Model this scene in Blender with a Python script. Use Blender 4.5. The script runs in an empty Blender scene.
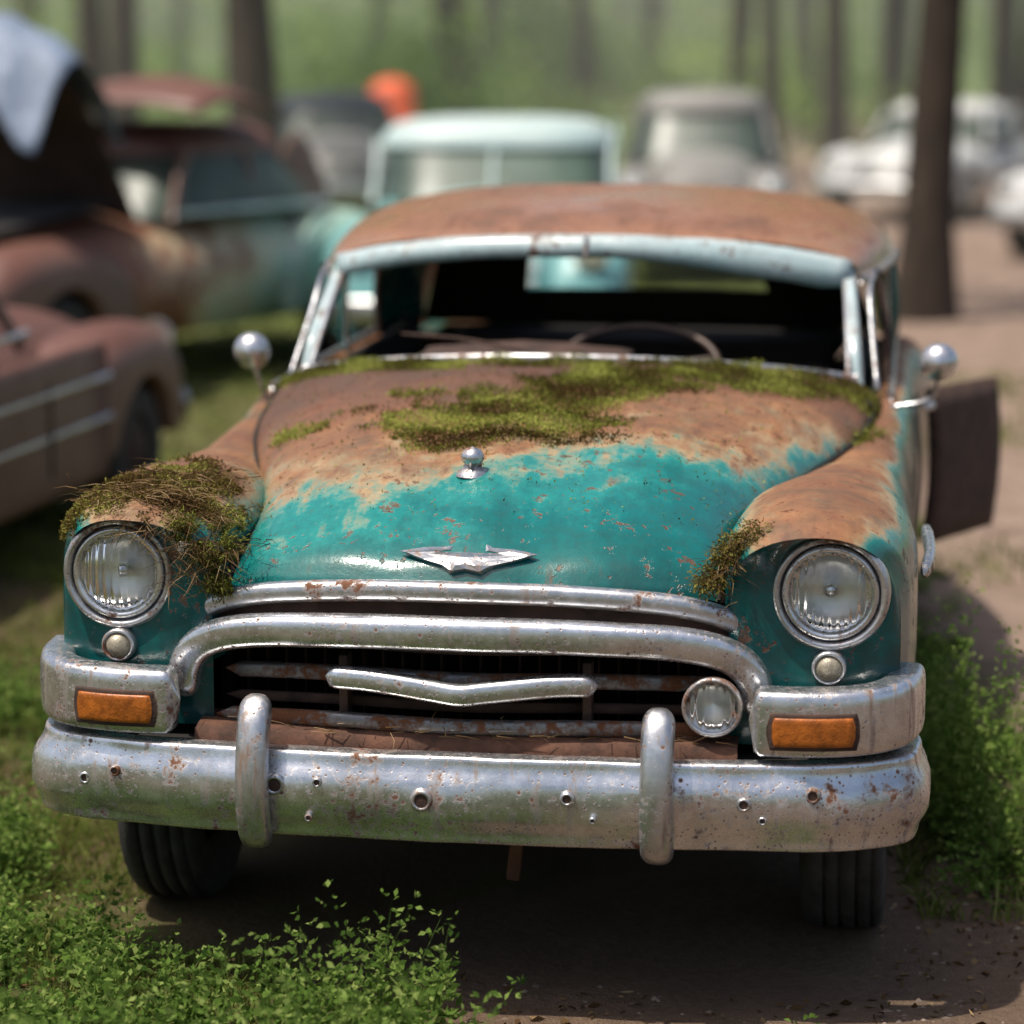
import bpy, math, random
import numpy as np
from mathutils import Vector, noise as mnoise
random.seed(7); rng=np.random.default_rng(7)
scene=bpy.context.scene
# ---------------------------------------------------------------- helpers
def link(o,parent=None):
    scene.collection.objects.link(o)
    if parent is not None: o.parent=parent
    return o
def empty(name,loc=(0,0,0),rz=0,scale=(1,1,1)):
    e=bpy.data.objects.new(name,None); e.location=loc; e.rotation_euler=(0,0,rz); e.scale=scale
    e.empty_display_size=.1
    return link(e)
def mk(name,V,F,mat,parent=None,smooth=True,sub=0,solid=0):
    me=bpy.data.meshes.new(name)
    me.from_pydata([tuple(map(float,v)) for v in V],[],[tuple(f) for f in F]); me.update()
    if smooth: me.polygons.foreach_set('use_smooth',[True]*len(me.polygons))
    me.materials.append(mat)
    o=bpy.data.objects.new(name,me); link(o,parent)
    if solid:
        m=o.modifiers.new('s','SOLIDIFY'); m.thickness=solid; m.offset=-1
    if sub:
        m=o.modifiers.new('ss','SUBSURF'); m.levels=sub; m.render_levels=sub
    return o
def mk_np(name,V,Q,mat,parent=None,attr=None,smooth=False):
    me=bpy.data.meshes.new(name); n=len(V); k=Q.shape[1]
    me.vertices.add(n); me.vertices.foreach_set('co',np.asarray(V,dtype=np.float32).ravel())
    me.loops.add(Q.size); me.loops.foreach_set('vertex_index',Q.astype(np.int32).ravel())
    me.polygons.add(len(Q)); me.polygons.foreach_set('loop_start',np.arange(0,Q.size,k,dtype=np.int32))
    try: me.polygons.foreach_set('loop_total',np.full(len(Q),k,dtype=np.int32))
    except Exception: pass
    me.update(calc_edges=True); me.validate()
    if smooth: me.polygons.foreach_set('use_smooth',[True]*len(me.polygons))
    if attr is not None:
        a=me.attributes.new('v','FLOAT','POINT'); a.data.foreach_set('value',np.asarray(attr,dtype=np.float32))
    me.materials.append(mat)
    o=bpy.data.objects.new(name,me); return link(o,parent)
def cat(rows,n):
    P=np.array(rows,float); m=len(P); out=[]
    for i in range(n):
        t=i/(n-1)*(m-1); k=min(int(t),m-2); u=t-k
        p1=P[k];p2=P[k+1]; p0=P[k-1] if k>0 else 2*p1-p2; p3=P[k+2] if k+2<m else 2*p2-p1
        out.append(.5*((2*p1)+(-p0+p2)*u+(2*p0-5*p1+4*p2-p3)*u*u+(-p0+3*p1-3*p2+p3)*u**3))
    return np.array(out)
def interp(rows,y):
    P=np.array(rows,float); return [np.interp(y,P[:,0],P[:,j]) for j in range(1,P.shape[1])]
def ss(a,b,x):
    t=min(1,max(0,(x-a)/(b-a))); return t*t*(3-2*t)
def gridF(n,m,closed=False,flip=False):
    F=[]
    for i in range(n-1):
        for j in range(m if closed else m-1):
            a=i*m+j;b=i*m+(j+1)%m;c=(i+1)*m+(j+1)%m;d=(i+1)*m+j
            F.append((a,d,c,b) if flip else (a,b,c,d))
    return F
def sup(a,b,p=2.0,n=20):
    o=[]
    for i in range(n):
        t=2*math.pi*i/n; c,s=math.cos(t),math.sin(t)
        o.append((a*math.copysign(abs(c)**(2/p),c),b*math.copysign(abs(s)**(2/p),s)))
    return o
def sweep(name,path,prof,mat,parent,n=50,e=0.04,ref=None,dent=0,mirror=False,smooth=True):
    P=cat(path,n) if n else np.array(path,float); n=len(P)
    V=[]; m=len(prof)
    T=np.gradient(P,axis=0)
    acc=np.concatenate([[0],np.cumsum(np.linalg.norm(np.diff(P,axis=0),axis=1))]); acc/=acc[-1]
    for i in range(n):
        t=T[i]/np.linalg.norm(T[i])
        if ref is None:
            b=np.array([0,0,1.])-t*t[2]; b/=np.linalg.norm(b); a=np.cross(t,b)
        else:
            a=np.array(ref,float); a=a-t*a.dot(t); a/=np.linalg.norm(a); b=np.cross(a,t)
        k=1.0
        if e>0:
            q=min(acc[i],1-acc[i])/e
            if q<1: k=math.sqrt(max(0,1-(1-q)**2))
            k=max(k,.02)
        for (x,y) in prof:
            v=P[i]+a*x*k+b*y*k
            if dent:
                d=mnoise.noise(Vector(v)*4.5)*dent+mnoise.noise(Vector(v)*13)*dent*.35
                v=v+a*d
            V.append(v)
    F=gridF(n,m,True)
    F.append(tuple(range(m))); F.append(tuple((n-1)*m+j for j in range(m))[::-1])
    o=mk(name,V,F,mat,parent,smooth)
    return o
def lathe(name,prof,axis,center,mat,parent,n=32,smooth=True):
    V=[]
    for (r,h) in prof:
        for j in range(n):
            t=2*math.pi*j/n; c,s=r*math.cos(t),r*math.sin(t)
            v={'x':(h,c,s),'y':(c,h,s),'z':(c,s,h)}[axis]
            V.append((center[0]+v[0],center[1]+v[1],center[2]+v[2]))
    F=gridF(len(prof),n,True)
    return mk(name,V,F,mat,parent,smooth)
def rbox(name,c,s,mat,parent,r=.01,rot=(0,0,0),seg=2):
    x,y,z=[q/2 for q in s]
    V=[(a*x,b*y,d*z) for a in(-1,1) for b in(-1,1) for d in(-1,1)]
    F=[(0,1,3,2),(4,6,7,5),(0,4,5,1),(2,3,7,6),(0,2,6,4),(1,5,7,3)]
    o=mk(name,V,F,mat,parent,False); o.location=c; o.rotation_euler=rot
    b=o.modifiers.new('b','BEVEL'); b.width=r; b.segments=seg
    return o
# ---------------------------------------------------------------- node helpers
class NT:
    def __init__(s,name):
        s.m=bpy.data.materials.new(name); s.m.use_nodes=True; s.t=s.m.node_tree; s.t.nodes.clear()
        s.out=s.n('ShaderNodeOutputMaterial'); s.b=s.n('ShaderNodeBsdfPrincipled')
        s.l(s.b.outputs[0],s.out.inputs[0])
        s.tc=s.n('ShaderNodeTexCoord'); s.geo=s.n('ShaderNodeNewGeometry')
    def n(s,t): return s.t.nodes.new(t)
    def l(s,a,b): s.t.links.new(a,b)
    def set(s,sock,v):
        if isinstance(v,bpy.types.NodeSocket): s.l(v,sock)
        elif isinstance(v,(tuple,list)) and len(v)==3 and sock.type=='RGBA': sock.default_value=(*v,1)
        else: sock.default_value=v
    def noise(s,scale,detail=4,rough=.6,vec=None,dist=0):
        n=s.n('ShaderNodeTexNoise'); n.inputs['Scale'].default_value=scale; n.inputs['Detail'].default_value=detail
        n.inputs['Roughness'].default_value=rough; n.inputs['Distortion'].default_value=dist
        s.l(vec if vec is not None else s.tc.outputs['Object'],n.inputs['Vector']); return n.outputs[0]
    def voro(s,scale,vec=None):
        n=s.n('ShaderNodeTexVoronoi'); n.inputs['Scale'].default_value=scale
        s.l(vec if vec is not None else s.tc.outputs['Object'],n.inputs['Vector']); return n.outputs[0]
    def scl(s,sc):
        n=s.n('ShaderNodeMapping'); n.inputs['Scale'].default_value=sc; s.l(s.tc.outputs['Object'],n.inputs[0]); return n.outputs[0]
    def ma(s,op,a,b=0.0,clamp=False):
        n=s.n('ShaderNodeMath'); n.operation=op; n.use_clamp=clamp; s.set(n.inputs[0],a); s.set(n.inputs[1],b); return n.outputs[0]
    def ramp(s,f,stops):
        n=s.n('ShaderNodeValToRGB'); e=n.color_ramp.elements
        while len(e)<len(stops): e.new(.5)
        for i,(p,c) in enumerate(stops):
            e[i].position=p; e[i].color=(*c,1) if isinstance(c,tuple) else (c,c,c,1)
        s.l(f,n.inputs[0]); return n.outputs[0]
    def mix(s,f,a,b):
        n=s.n('ShaderNodeMix'); n.data_type='RGBA'; s.set(n.inputs[0],f); s.set(n.inputs[6],a); s.set(n.inputs[7],b); return n.outputs[2]
    def xyz(s,v):
        n=s.n('ShaderNodeSeparateXYZ'); s.l(v,n.inputs[0]); return n.outputs
    def bump(s,h,st=.3,dist=.01):
        n=s.n('ShaderNodeBump'); n.inputs['Strength'].default_value=st; n.inputs['Distance'].default_value=dist
        s.set(n.inputs['Height'],h); s.l(n.outputs[0],s.b.inputs['Normal']); return n
    def p(s,**k):
        for a,v in k.items(): s.set(s.b.inputs[a.replace('_',' ')],v)
def simple(name,col,rough=.6,metal=0,var=.25,scale=8,bump=.2,**k):
    s=NT(name); n=s.noise(scale,3,.65); c2=tuple(min(1,x*(1+var)) for x in col); c1=tuple(x*(1-var) for x in col)
    s.p(Base_Color=s.ramp(n,[(.3,c1),(.7,c2)]),Roughness=rough,Metallic=metal,**k)
    if bump: s.bump(s.noise(scale*6,2,.6),bump,.004)
    return s.m
TEAL=[(0.0,(.002,.058,.060)),(.30,(.003,.130,.125)),(.43,(.012,.205,.185)),(.49,(.16,.26,.19)),(.54,(.40,.28,.15)),(.63,(.29,.135,.055)),(.80,(.17,.063,.027)),(1,(.075,.03,.017))]
def patina(name,stops=TEAL,kn=.5,kz=0,kx=0,bias=.0,namp=.7,rust_dark=(.05,.022,.014),ky=0,z0=1.0,streak=.22,pits=1.0):
    s=NT(name); N=s.xyz(s.geo.outputs['Normal']); O=s.xyz(s.tc.outputs['Object'])
    n1=s.noise(2.6,5,.66,dist=.4); n2=s.noise(11,5,.7); n3=s.noise(70,3,.7)
    st=s.noise(1,4,.6,s.scl((26,7,1.6)))
    f=s.ma('MULTIPLY',N[2],kn); f=s.ma('ADD',f,bias)
    f=s.ma('ADD',f,s.ma('MULTIPLY',s.ma('SUBTRACT',n1,.5),namp))
    f=s.ma('ADD',f,s.ma('MULTIPLY',s.ma('SUBTRACT',n2,.5),namp*.42))
    f=s.ma('ADD',f,s.ma('MULTIPLY',s.ma('SUBTRACT',st,.5),streak))
    f=s.ma('ADD',f,s.ma('MULTIPLY',s.ma('SUBTRACT',n3,.5),.10))
    if kz: f=s.ma('ADD',f,s.ma('MULTIPLY',s.ma('SUBTRACT',O[2],z0),kz))
    if kx: f=s.ma('ADD',f,s.ma('MULTIPLY',O[0],kx))
    if ky: f=s.ma('ADD',f,s.ma('MULTIPLY',O[1],ky))
    f=s.ma('ADD',f,0,True)
    col=s.ramp(f,stops)
    rusty=s.ramp(f,[(.46,0.0),(.58,1.0)])
    big=s.ramp(s.noise(1.7,4,.7,dist=.6),[(.40,0.0),(.62,.55)])
    col=s.mix(s.ma('MULTIPLY',big,rusty),col,s.mix(st,(.07,.03,.018),(.17,.085,.05)))
    ch=s.ma('ADD',s.ma('MULTIPLY',n2,.55),s.ma('MULTIPLY',s.noise(33,4,.75),.6))
    chm=s.ramp(ch,[(.655,0.0),(.69,1.0)])
    sp=s.voro(46); spm=s.ramp(sp,[(.09,1.0),(.17,0.0)])
    spm=s.ma('MULTIPLY',spm,s.ramp(s.noise(5,2,.6),[(.50,0.0),(.60,1.0)]))
    pit=s.ma('MULTIPLY',s.ma('MAXIMUM',chm,spm),pits)
    col=s.mix(s.ma('MULTIPLY',pit,.9),col,s.mix(n3,rust_dark,(.16,.052,.018)))
    drip=s.ma('MULTIPLY',s.ramp(st,[(.60,0.0),(.70,.8)]),s.ramp(n1,[(.47,0.0),(.57,1.0)]))
    col=s.mix(drip,col,(.13,.05,.022))
    gm=s.ma('MULTIPLY',s.ramp(n2,[(.28,.8),(.57,0.0)]),s.ma('ADD',s.ma('MULTIPLY',rusty,.75),.25)); col=s.mix(gm,col,(.065,.042,.026))
    r=s.ramp(f,[(.3,.17),(.47,.28),(.60,.55),(1,.8)])
    r=s.ma('ADD',r,s.ma('MULTIPLY',pit,.3)); r=s.ma('ADD',r,s.ma('MULTIPLY',s.ma('SUBTRACT',n2,.5),.30),True)
    s.p(Base_Color=col,Roughness=r); s.b.inputs['Specular IOR Level'].default_value=.5
    h=s.ma('SUBTRACT',s.ma('MULTIPLY',n3,.30),s.ma('MULTIPLY',chm,.7))
    h=s.ma('ADD',h,s.ma('MULTIPLY',n2,.16))
    s.bump(h,.40,.005)
    return s.m
def bgpaint(name,stops,scale=1.6,rough=.5,kn=.3,bias=.1,ky=0):
    s=NT(name); N=s.xyz(s.geo.outputs['Normal']); f=s.ma('ADD',s.ma('MULTIPLY',N[2],kn),bias)
    f=s.ma('ADD',f,s.ma('MULTIPLY',s.ma('SUBTRACT',s.noise(scale,4,.7),.5),1.1))
    if ky: f=s.ma('ADD',f,s.ma('MULTIPLY',s.xyz(s.tc.outputs['Object'])[1],ky))
    f=s.ma('ADD',f,0,True)
    s.p(Base_Color=s.ramp(f,stops),Roughness=rough); return s.m
def chrome(name,base=.62,rust=.0,rough=.18):
    s=NT(name); n1=s.noise(7,5,.7); n2=s.noise(40,4,.7); n3=s.noise(160,2,.6)
    k=s.ma('ADD',s.ma('MULTIPLY',n1,.6),s.ma('MULTIPLY',n2,.4))
    m=s.ramp(k,[(.555-rust,0.0),(.625-rust,1.0)])
    sp=s.ma('MULTIPLY',s.ramp(s.voro(75),[(.12,1.0),(.25,0.0)]),s.ramp(n1,[(.40,0.0),(.52,1.0)]))
    sp2=s.ma('MULTIPLY',s.ramp(s.voro(19),[(.06,1.0),(.12,0.0)]),.95)
    st=s.noise(1,3,.6,s.scl((38,38,2.5))); stm=s.ma('MULTIPLY',s.ramp(st,[(.55,0.0),(.67,.8)]),s.ramp(s.noise(4,3,.6),[(.43,0.0),(.58,1.0)]))
    m=s.ma('MAXIMUM',s.ma('MAXIMUM',m,sp),sp2)
    met=s.ma('SUBTRACT',1.0,s.ma('MAXIMUM',m,s.ma('MULTIPLY',stm,.8)),True)
    bc=s.ramp(n2,[(.3,(base*.78,base*.80,base*.84)),(.7,(base,base*1.01,base*1.04))])
    film=s.ramp(s.noise(3.5,5,.75),[(.40,0.0),(.72,.65)])
    bc=s.mix(film,bc,(.34,.31,.28)); bc=s.mix(stm,bc,(.22,.12,.065))
    s.p(Base_Color=s.mix(m,bc,s.mix(n3,(.06,.025,.014),(.22,.085,.035))),Metallic=s.ma('MULTIPLY',met,.92),
        Roughness=s.ma('ADD',s.ma('ADD',rough,s.ma('MULTIPLY',n2,.26)),s.ma('MULTIPLY',m,.5),True))
    s.bump(s.ma('SUBTRACT',s.ma('MULTIPLY',n3,.2),s.ma('MULTIPLY',m,.4)),.4,.003)
    return s.m
def leafmat(name,c1,c2,c3,tr=.45):
    s=NT(name); a=s.n('ShaderNodeAttribute'); a.attribute_name='v'
    col=s.ramp(a.outputs['Fac'],[(0,c1),(.55,c2),(1,c3)])
    s.t.nodes.remove(s.b); d=s.n('ShaderNodeBsdfDiffuse'); s.l(col,d.inputs[0])
    t=s.n('ShaderNodeBsdfTranslucent'); s.l(col,t.inputs[0]); mx=s.n('ShaderNodeMixShader'); mx.inputs[0].default_value=tr
    s.l(d.outputs[0],mx.inputs[1]); s.l(t.outputs[0],mx.inputs[2]); s.l(mx.outputs[0],s.out.inputs[0]); return s.m
def glass(name,col=(.9,.95,.92),ribs=0):
    s=NT(name); s.p(Base_Color=col,Roughness=.06,IOR=1.45); s.b.inputs['Transmission Weight'].default_value=1
    if ribs:
        w=s.n('ShaderNodeTexWave'); w.inputs['Scale'].default_value=ribs; w.bands_direction='X'; s.l(s.tc.outputs['Object'],w.inputs[0])
        s.bump(w.outputs['Fac'],.5,.004)
    return s.m
# ---------------------------------------------------------------- materials
M_body=patina('patina_paint',kn=.50,kz=.55,kx=-.10,bias=.12)
M_hood=patina('hood_paint',kn=.30,kx=-.20,bias=-.035,ky=.42,namp=.66,streak=.30)
M_fend=patina('fender_paint',kn=.50,kz=.50,bias=.13,z0=.95,namp=.72)
ROOF=[(0,(.26,.27,.23)),(.2,(.30,.21,.13)),(.45,(.28,.135,.075)),(.75,(.21,.086,.046)),(1,(.11,.045,.028))]
M_roof=patina('roof_rust',ROOF,kn=.25,bias=.22,namp=.9)
M_chrome=chrome('aged_chrome',.82,.0,.15)
M_chromeR=chrome('rusty_chrome',.64,.03,.22)
M_visor=patina('visor_paint',[(0,(.12,.30,.33)),(.3,(.34,.46,.49)),(.7,(.50,.54,.54)),(1,(.3,.17,.1))],kn=.2,bias=.3,namp=.7)
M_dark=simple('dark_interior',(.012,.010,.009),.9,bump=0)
M_rust=simple('bare_rust',(.085,.036,.021),.85,0,.6,14,.5)
M_drust=simple('dark_rust',(.05,.026,.018),.85,0,.5,14,.5)
M_rubber=simple('tyre_rubber',(.035,.033,.03),.85,0,.4,18,.4)
M_amber=simple('amber_lens',(.36,.10,.012),.35,0,.45,30,.3)
M_glass=glass('lamp_glass',(.97,.98,.97),ribs=18)
M_refl=simple('reflector',(.85,.85,.8),.38,.7,.15,12,.1)
M_seat=simple('seat_vinyl',(.03,.018,.013),.8)
M_dlens=simple('dusty_lens',(.33,.29,.22),.35,.2,.4,40,.4)
# ================================================================ MAIN CAR
YAW=8.3
car=empty('rusty_vintage_car',(-.118,5.655,0),math.radians(-YAW))
HOODT=[(.10,.925,.905,.545),(.115,.955,.92,.545),(.16,1.005,.94,.545),(.27,1.065,.962,.55),(.45,1.122,.985,.565),(.7,1.166,1.01,.615),(1.0,1.193,1.03,.71),(1.4,1.215,1.055,.815),(1.85,1.225,1.10,.865)]
def hood_pt(row,s):
    yc,zc,ze,w=row; x=s*w
    z=ze+(zc-ze)*(1-abs(s)**3.0)**(1/1.9)
    z+=.010*math.exp(-(x/.035)**2)*ss(1.9,.4,yc)*ss(.1,.3,yc)
    z-=.012*math.exp(-((abs(x)-.16)/.07)**2)*ss(1.6,.5,yc)
    z+=.005*mnoise.noise(Vector((x*3.5,yc*3,2)))*ss(.1,.4,yc)
    return (x,yc+.28*x*x,z)
rows=cat(HOODT,56); SS=[math.sin(a)for a in np.linspace(-math.pi/2,math.pi/2,61)]
V=[];
for r in rows:
    L=[hood_pt(r,s) for s in SS]
    V.append((L[0][0]*1.005,L[0][1],L[0][2]-.06)); V+=L; V.append((L[-1][0]*1.005,L[-1][1],L[-1][2]-.06))
hood=mk('hood',V,gridF(len(rows),len(SS)+2),M_hood,car)
def Bp(s): return (.80*s,1.90+.20*s*s,1.228-.068*abs(s)**2.2)
def Tp(s): return (.765*s,2.37+.11*s*s,1.495-.075*abs(s)**2.5)
S2=np.linspace(-1,1,41); V=[]
for k in range(3):
    for s in S2:
        h=hood_pt(HOODT[-1],s*.97); b=Bp(s)
        if k==0: V.append((h[0],h[1],h[2]-.003))
        elif k==1: V.append((b[0],b[1]+.01,b[2]))
        else: V.append((b[0],b[1]+.30,b[2]-.09))
mk('cowl_and_dash_top',V,gridF(3,41),M_drust,car)
FT=[(.14,.575,.940,1.072),(.20,.56,.960,1.10),(.35,.55,.974,1.122),(.6,.565,.98,1.120),(.9,.61,.972,1.088),(1.3,.69,.962,1.058),(1.8,.79,.962,1.065),(2.1,.80,.975,1.10),(2.6,.81,.985,1.10),(3.2,.81,.99,1.10),(3.9,.78,1.04,1.09),(4.5,.70,.98,1.02),(4.95,.6,.88,.88),(5.1,.5,.80,.74)]
def zlow(y):
    z=.36
    if y<.38: z=.60
    for c,R in((.80,.415),(3.95,.40)):
        if abs(y-c)<R: z=max(z,.335+math.sqrt(R*R-(y-c)**2))
    return z
def sec(xi,xo,zt,zl):
    o=[(xi,min(.75,zt-.2)),(xi,zt-.20)]
    m=xi+(xo-xi)*.5; zi=zt-.14
    for i in range(10):
        a=math.pi/2*i/10; o.append((m-(m-xi)*math.cos(a)**.9,zi+(zt-zi)*math.sin(a)**.9))
    zs=zt-.20
    for i in range(13):
        a=math.pi/2*i/12; o.append((m+(xo-m)*math.sin(a)**.9,zs+(zt-zs)*math.cos(a)**.9))
    for i in range(1,13):
        t=i/12; z=zs+(zl-zs)*t; q=max(0,zs-z); o.append((xo-.05*q-.08*q*q*q*2+.012*math.sin(q*6),z))
    o.append((xo-.09,zl+.01))
    return o
def warp(x,y,z):
    return y+(1-ss(.12,.7,y))*(1.25*max(0,x-.70)**2-.065*ss(.96,1.07,z))
HX,HZ,HR=.79,.94,.114
ys=sorted(set(list(np.linspace(.14,1.3,60))+list(np.linspace(1.3,3.4,30))+list(np.linspace(3.4,5.1,50))))
fends=[]
for sg in(-1,1):
    V=[]
    for y in ys:
        xi,xo,zt=interp(FT,y); zl=min(zlow(y),zt-.25)
        S=sec(xi,xo,zt,zl)
        V+=[(sg*(x+.004*mnoise.noise(Vector((y*2.5,z*3,sg)))),warp(x,y,z),z+.004*mnoise.noise(Vector((x*4,y*3,sg*3)))) for x,z in S]
    m=len(S); o=mk('fender_and_door_side',V,gridF(len(ys),m,False,sg>0),M_fend,car); fends.append(o)
    S=sec(*interp(FT,.14),.60); S[0]=(S[0][0],.60); S=[S[0]]+[(S[1][0],.60+(S[1][1]-.60)*q) for q in(.33,.66)]+S[1:]
    bx0,bx1=S[-1][0],S[0][0]
    S+= [(bx0+(bx1-bx0)*q,.60) for q in(.15,.3,.45,.6,.75,.9)]
    K=9; V=[]
    for k in range(K):
        t=k/(K-1)
        for x,z in S:
            a=math.atan2(z-HZ,x-HX); cx,cz=HX+HR*1.08*math.cos(a),HZ+HR*1.08*math.sin(a)
            yo=warp(x,.14,z); yc=.165+.2*(cx-HX)
            tt=t**.8
            V.append((sg*(x+(cx-x)*t),yo+(yc-yo)*tt-.012*math.sin(math.pi*t),z+(cz-z)*t))
    mk('fender_nose',V,gridF(K,len(S),True,sg<0),M_fend,car)
    c=(sg*HX,0,HZ)
    lathe('headlight_ring',[(.130,.19),(.128,.15),(.122,.136),(.114,.134),(.108,.146),(.104,.165)],'y',c,M_chromeR,car,48)
    lathe('headlight_bezel',[(.104,.168),(.105,.146),(.100,.136),(.090,.141),(.086,.165)],'y',c,M_chrome,car,48)
    lathe('headlight_bowl',[(.090,.16),(.082,.18),(.06,.195),(.03,.205),(.002,.208)],'y',c,M_refl,car,32)
    lathe('headlight_bulb',[(.0,.165),(.012,.168),(.016,.175),(.014,.19),(.01,.21)],'y',c,M_chrome,car,16)
    lathe('headlight_lens',[(.001,.118),(.03,.120),(.06,.128),(.08,.140),(.089,.150),(.089,.154),(.08,.144),(.06,.132),(.03,.124),(.001,.122)],'y',c,M_glass,car,40)
    c=(sg*.79,0,.778)
    lathe('marker_lamp',[(.038,.17),(.038,.128),(.033,.120),(.028,.13)],'y',c,M_chromeR,car,24)
    lathe('marker_lens',[(.029,.13),(.022,.117),(.01,.111),(.001,.110)],'y',c,M_dlens,car,24)
    path=[(.625,.04,.68),(.74,.04,.68),(.85,.062,.682),(.92,.115,.685),(.950,.20,.688),(.955,.31,.69)]
    path=[(sg*a,b,d) for a,b,d in path]
    if sg<0: path=path[::-1]
    sweep('lamp_pod',path,sup(.042,.073,5,28),M_chrome,car,44,.05,dent=.004)
    sweep('lamp_pod_recess',[(sg*a,b-.041,.668) for a,b in((.662,.041),(.73,.041),(.79,.047),(.865,.068))][::sg],sup(.010,.041,6,20),M_drust,car,20,.03)
    sweep('amber_lens',[(sg*a,b-.047,.668) for a,b in((.672,.042),(.73,.042),(.79,.048),(.855,.065))][::sg],sup(.010,.032,5,20),M_amber,car,20,.04)
    sweep('bumper_guard',[(sg*.438,-.005,.385),(sg*.438,-.055,.42),(sg*.438,-.075,.5),(sg*.438,-.07,.58),(sg*.438,-.045,.66),(sg*.438,.0,.71)],sup(.03,.036,2.6,20),M_chromeR,car,40,.12,ref=(0,-1,0),dent=.003)
    sweep('side_spear',[(sg*.99,.50,.915),(sg*1.005,.66,.935),(sg*.995,.90,.955)],sup(.014,.02,2.5,12),M_chrome,car,14,.2)
    sweep('door_handle',[(sg*1.0,2.85,.98),(sg*1.025,2.92,.98),(sg*1.0,3.0,.98)],sup(.01,.012,2,10),M_chrome,car,12,.15)
    for yy in(2.12,3.12):
        sweep('door_gap',[(sg*.982,yy,1.04),(sg*.99,yy,.85),(sg*.97,yy,.6),(sg*.955,yy,.42)],sup(.003,.004,2,6),M_dark,car,12,.02,ref=(sg,0,0))
    mx=sg*(1.03 if sg>0 else .93); my=1.98
    sweep('mirror_arm',[(sg*.90,my+.05,1.09),(mx-sg*.02,my+.03,1.12),(mx,my,1.2)],sup(.007,.007,2,8),M_chrome,car,12,0,ref=(0,-1,0))
    lathe('mirror',[(.001,-.035),(.025,-.031),(.042,-.018),(.052,0),(.054,.012),(.048,.018),(.001,.02)],'y',(mx,my,1.225),M_chrome,car,28)
    for wy in(.80,3.95):
        cx=sg*.82; R=.335
        prof=[(.19,-.06),(.21,-.085),(.25,-.098),(.29,-.10),(.318,-.092),(.33,-.075)]
        for g in(-.055,-.02,.02,.055): prof+=[(R,g-.014),(R,g+.010),(R-.010,g+.011),(R-.010,g+.017)]
        prof+=[(.33,.078),(.318,.092),(.29,.10),(.25,.098),(.21,.085),(.19,.06)]
        lathe('tyre',prof,'x',(cx,wy,R-.01),M_rubber,car,48)
        lathe('wheel_rim',[(.195,sg*.07),(.185,sg*.055),(.17,sg*.03),(.12,sg*.035),(.1,sg*.06),(.08,sg*.075),(.001,sg*.085)],'x',(cx,wy,R-.01),M_rust,car,32)
# rear door hanging ajar on the right flank
V=[]
for i in range(10):
    for j in range(8):
        u,v=i/9,j/7
        V.append((1.0+.215*u+.02*math.sin(v*3.1),3.16+.50*u,.50+.50*v-.02*u))
mk('rear_door_ajar',V,gridF(10,8),M_drust,car,solid=.035)
bp=[(-.96,.40,.495),(-.96,.24,.495),(-.93,.125,.495),(-.79,.055,.495),(-.45,.012,.495),(0,0,.495),(.45,.012,.495),(.79,.055,.495),(.93,.125,.495),(.96,.24,.495),(.96,.40,.495)]
prof=[]
for i in range(40):
    t=2*math.pi*i/40;c,s=math.cos(t),math.sin(t); prof.append((.040*math.copysign(abs(c)**.42,c)+(.010*math.cos(s*4.5)*c if c>0 else 0),.098*math.copysign(abs(s)**.6,s)))
sweep('front_bumper',bp,prof,M_chrome,car,140,.012,dent=.012)
for (bx,bz,r) in[(-.84,.50,.012),(-.765,.525,.010),(-.395,.52,.02),(-.07,.50,.021),(.245,.515,.013),(.62,.51,.013),(.765,.53,.014),(-.32,.45,.007),(.66,.475,.008),(-.30,.53,.009),(.30,.47,.006)]:
    yy=np.interp(abs(bx),[0,.45,.8,.94],[0,.012,.058,.125])-.054
    lathe('bumper_bolt',[(r*1.3,.02),(r*1.3,.0),(r*1.05,-.008),(r*.75,-.009),(r*.7,.0)],'y',(bx,yy,bz),M_chromeR,car,16)
    lathe('bumper_bolt_core',[(r*.80,-.006),(.0005,-.007)],'y',(bx,yy,bz),M_drust,car,16)
lipP=[(-.69,.20,.72),(-.675,.185,.79),(-.60,.16,.86),(-.47,.125,.905),(-.25,.10,.925),(0,.088,.93),(.25,.10,.925),(.47,.125,.905),(.60,.16,.86),(.675,.185,.79),(.69,.20,.72)]
sweep('hood_lip_chrome',lipP,sup(.022,.024,2.6,16),M_chromeR,car,90,.02,ref=(0,-1,0),dent=.004)
arP=[(-.64,.13,.665),(-.632,.12,.74),(-.585,.10,.80),(-.48,.075,.832),(-.28,.05,.845),(0,.04,.848),(.28,.05,.845),(.48,.075,.832),(.585,.10,.80),(.632,.12,.74),(.64,.13,.665)]
sweep('grille_surround',arP,sup(.034,.037,3,20),M_chrome,car,100,.03,ref=(0,-1,0),dent=.007)
A=cat(lipP,60);B=cat(arP,60); V=[]
for k in range(4):
    t=k/3; V+=[tuple(A[i]*(1-t)+B[i]*t+np.array([0,.03+.02*math.sin(math.pi*t),0])) for i in range(60)]
mk('grille_header_panel',V,gridF(4,60),M_drust,car)
V=[(-.66,.2,.58),(.66,.2,.58),(.66,.2,.9),(-.66,.2,.9),(-.66,.6,.56),(.66,.6,.56),(.66,.6,.95),(-.66,.6,.95)]
mk('grille_cavity',V,[(4,5,6,7),(0,1,5,4),(2,3,7,6),(1,2,6,5),(3,0,4,7)],M_dark,car,False)
sweep('grille_centre_bar',[(-.30,.05,.742),(-.2,.045,.738),(-.06,.035,.722),(0,.03,.716),(.06,.035,.722),(.2,.045,.738),(.30,.05,.742)],sup(.022,.025,3,16),M_chrome,car,50,.05,ref=(0,-1,0))
M_gbar=chrome('grille_rust_chrome',.24,.10,.38)
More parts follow.
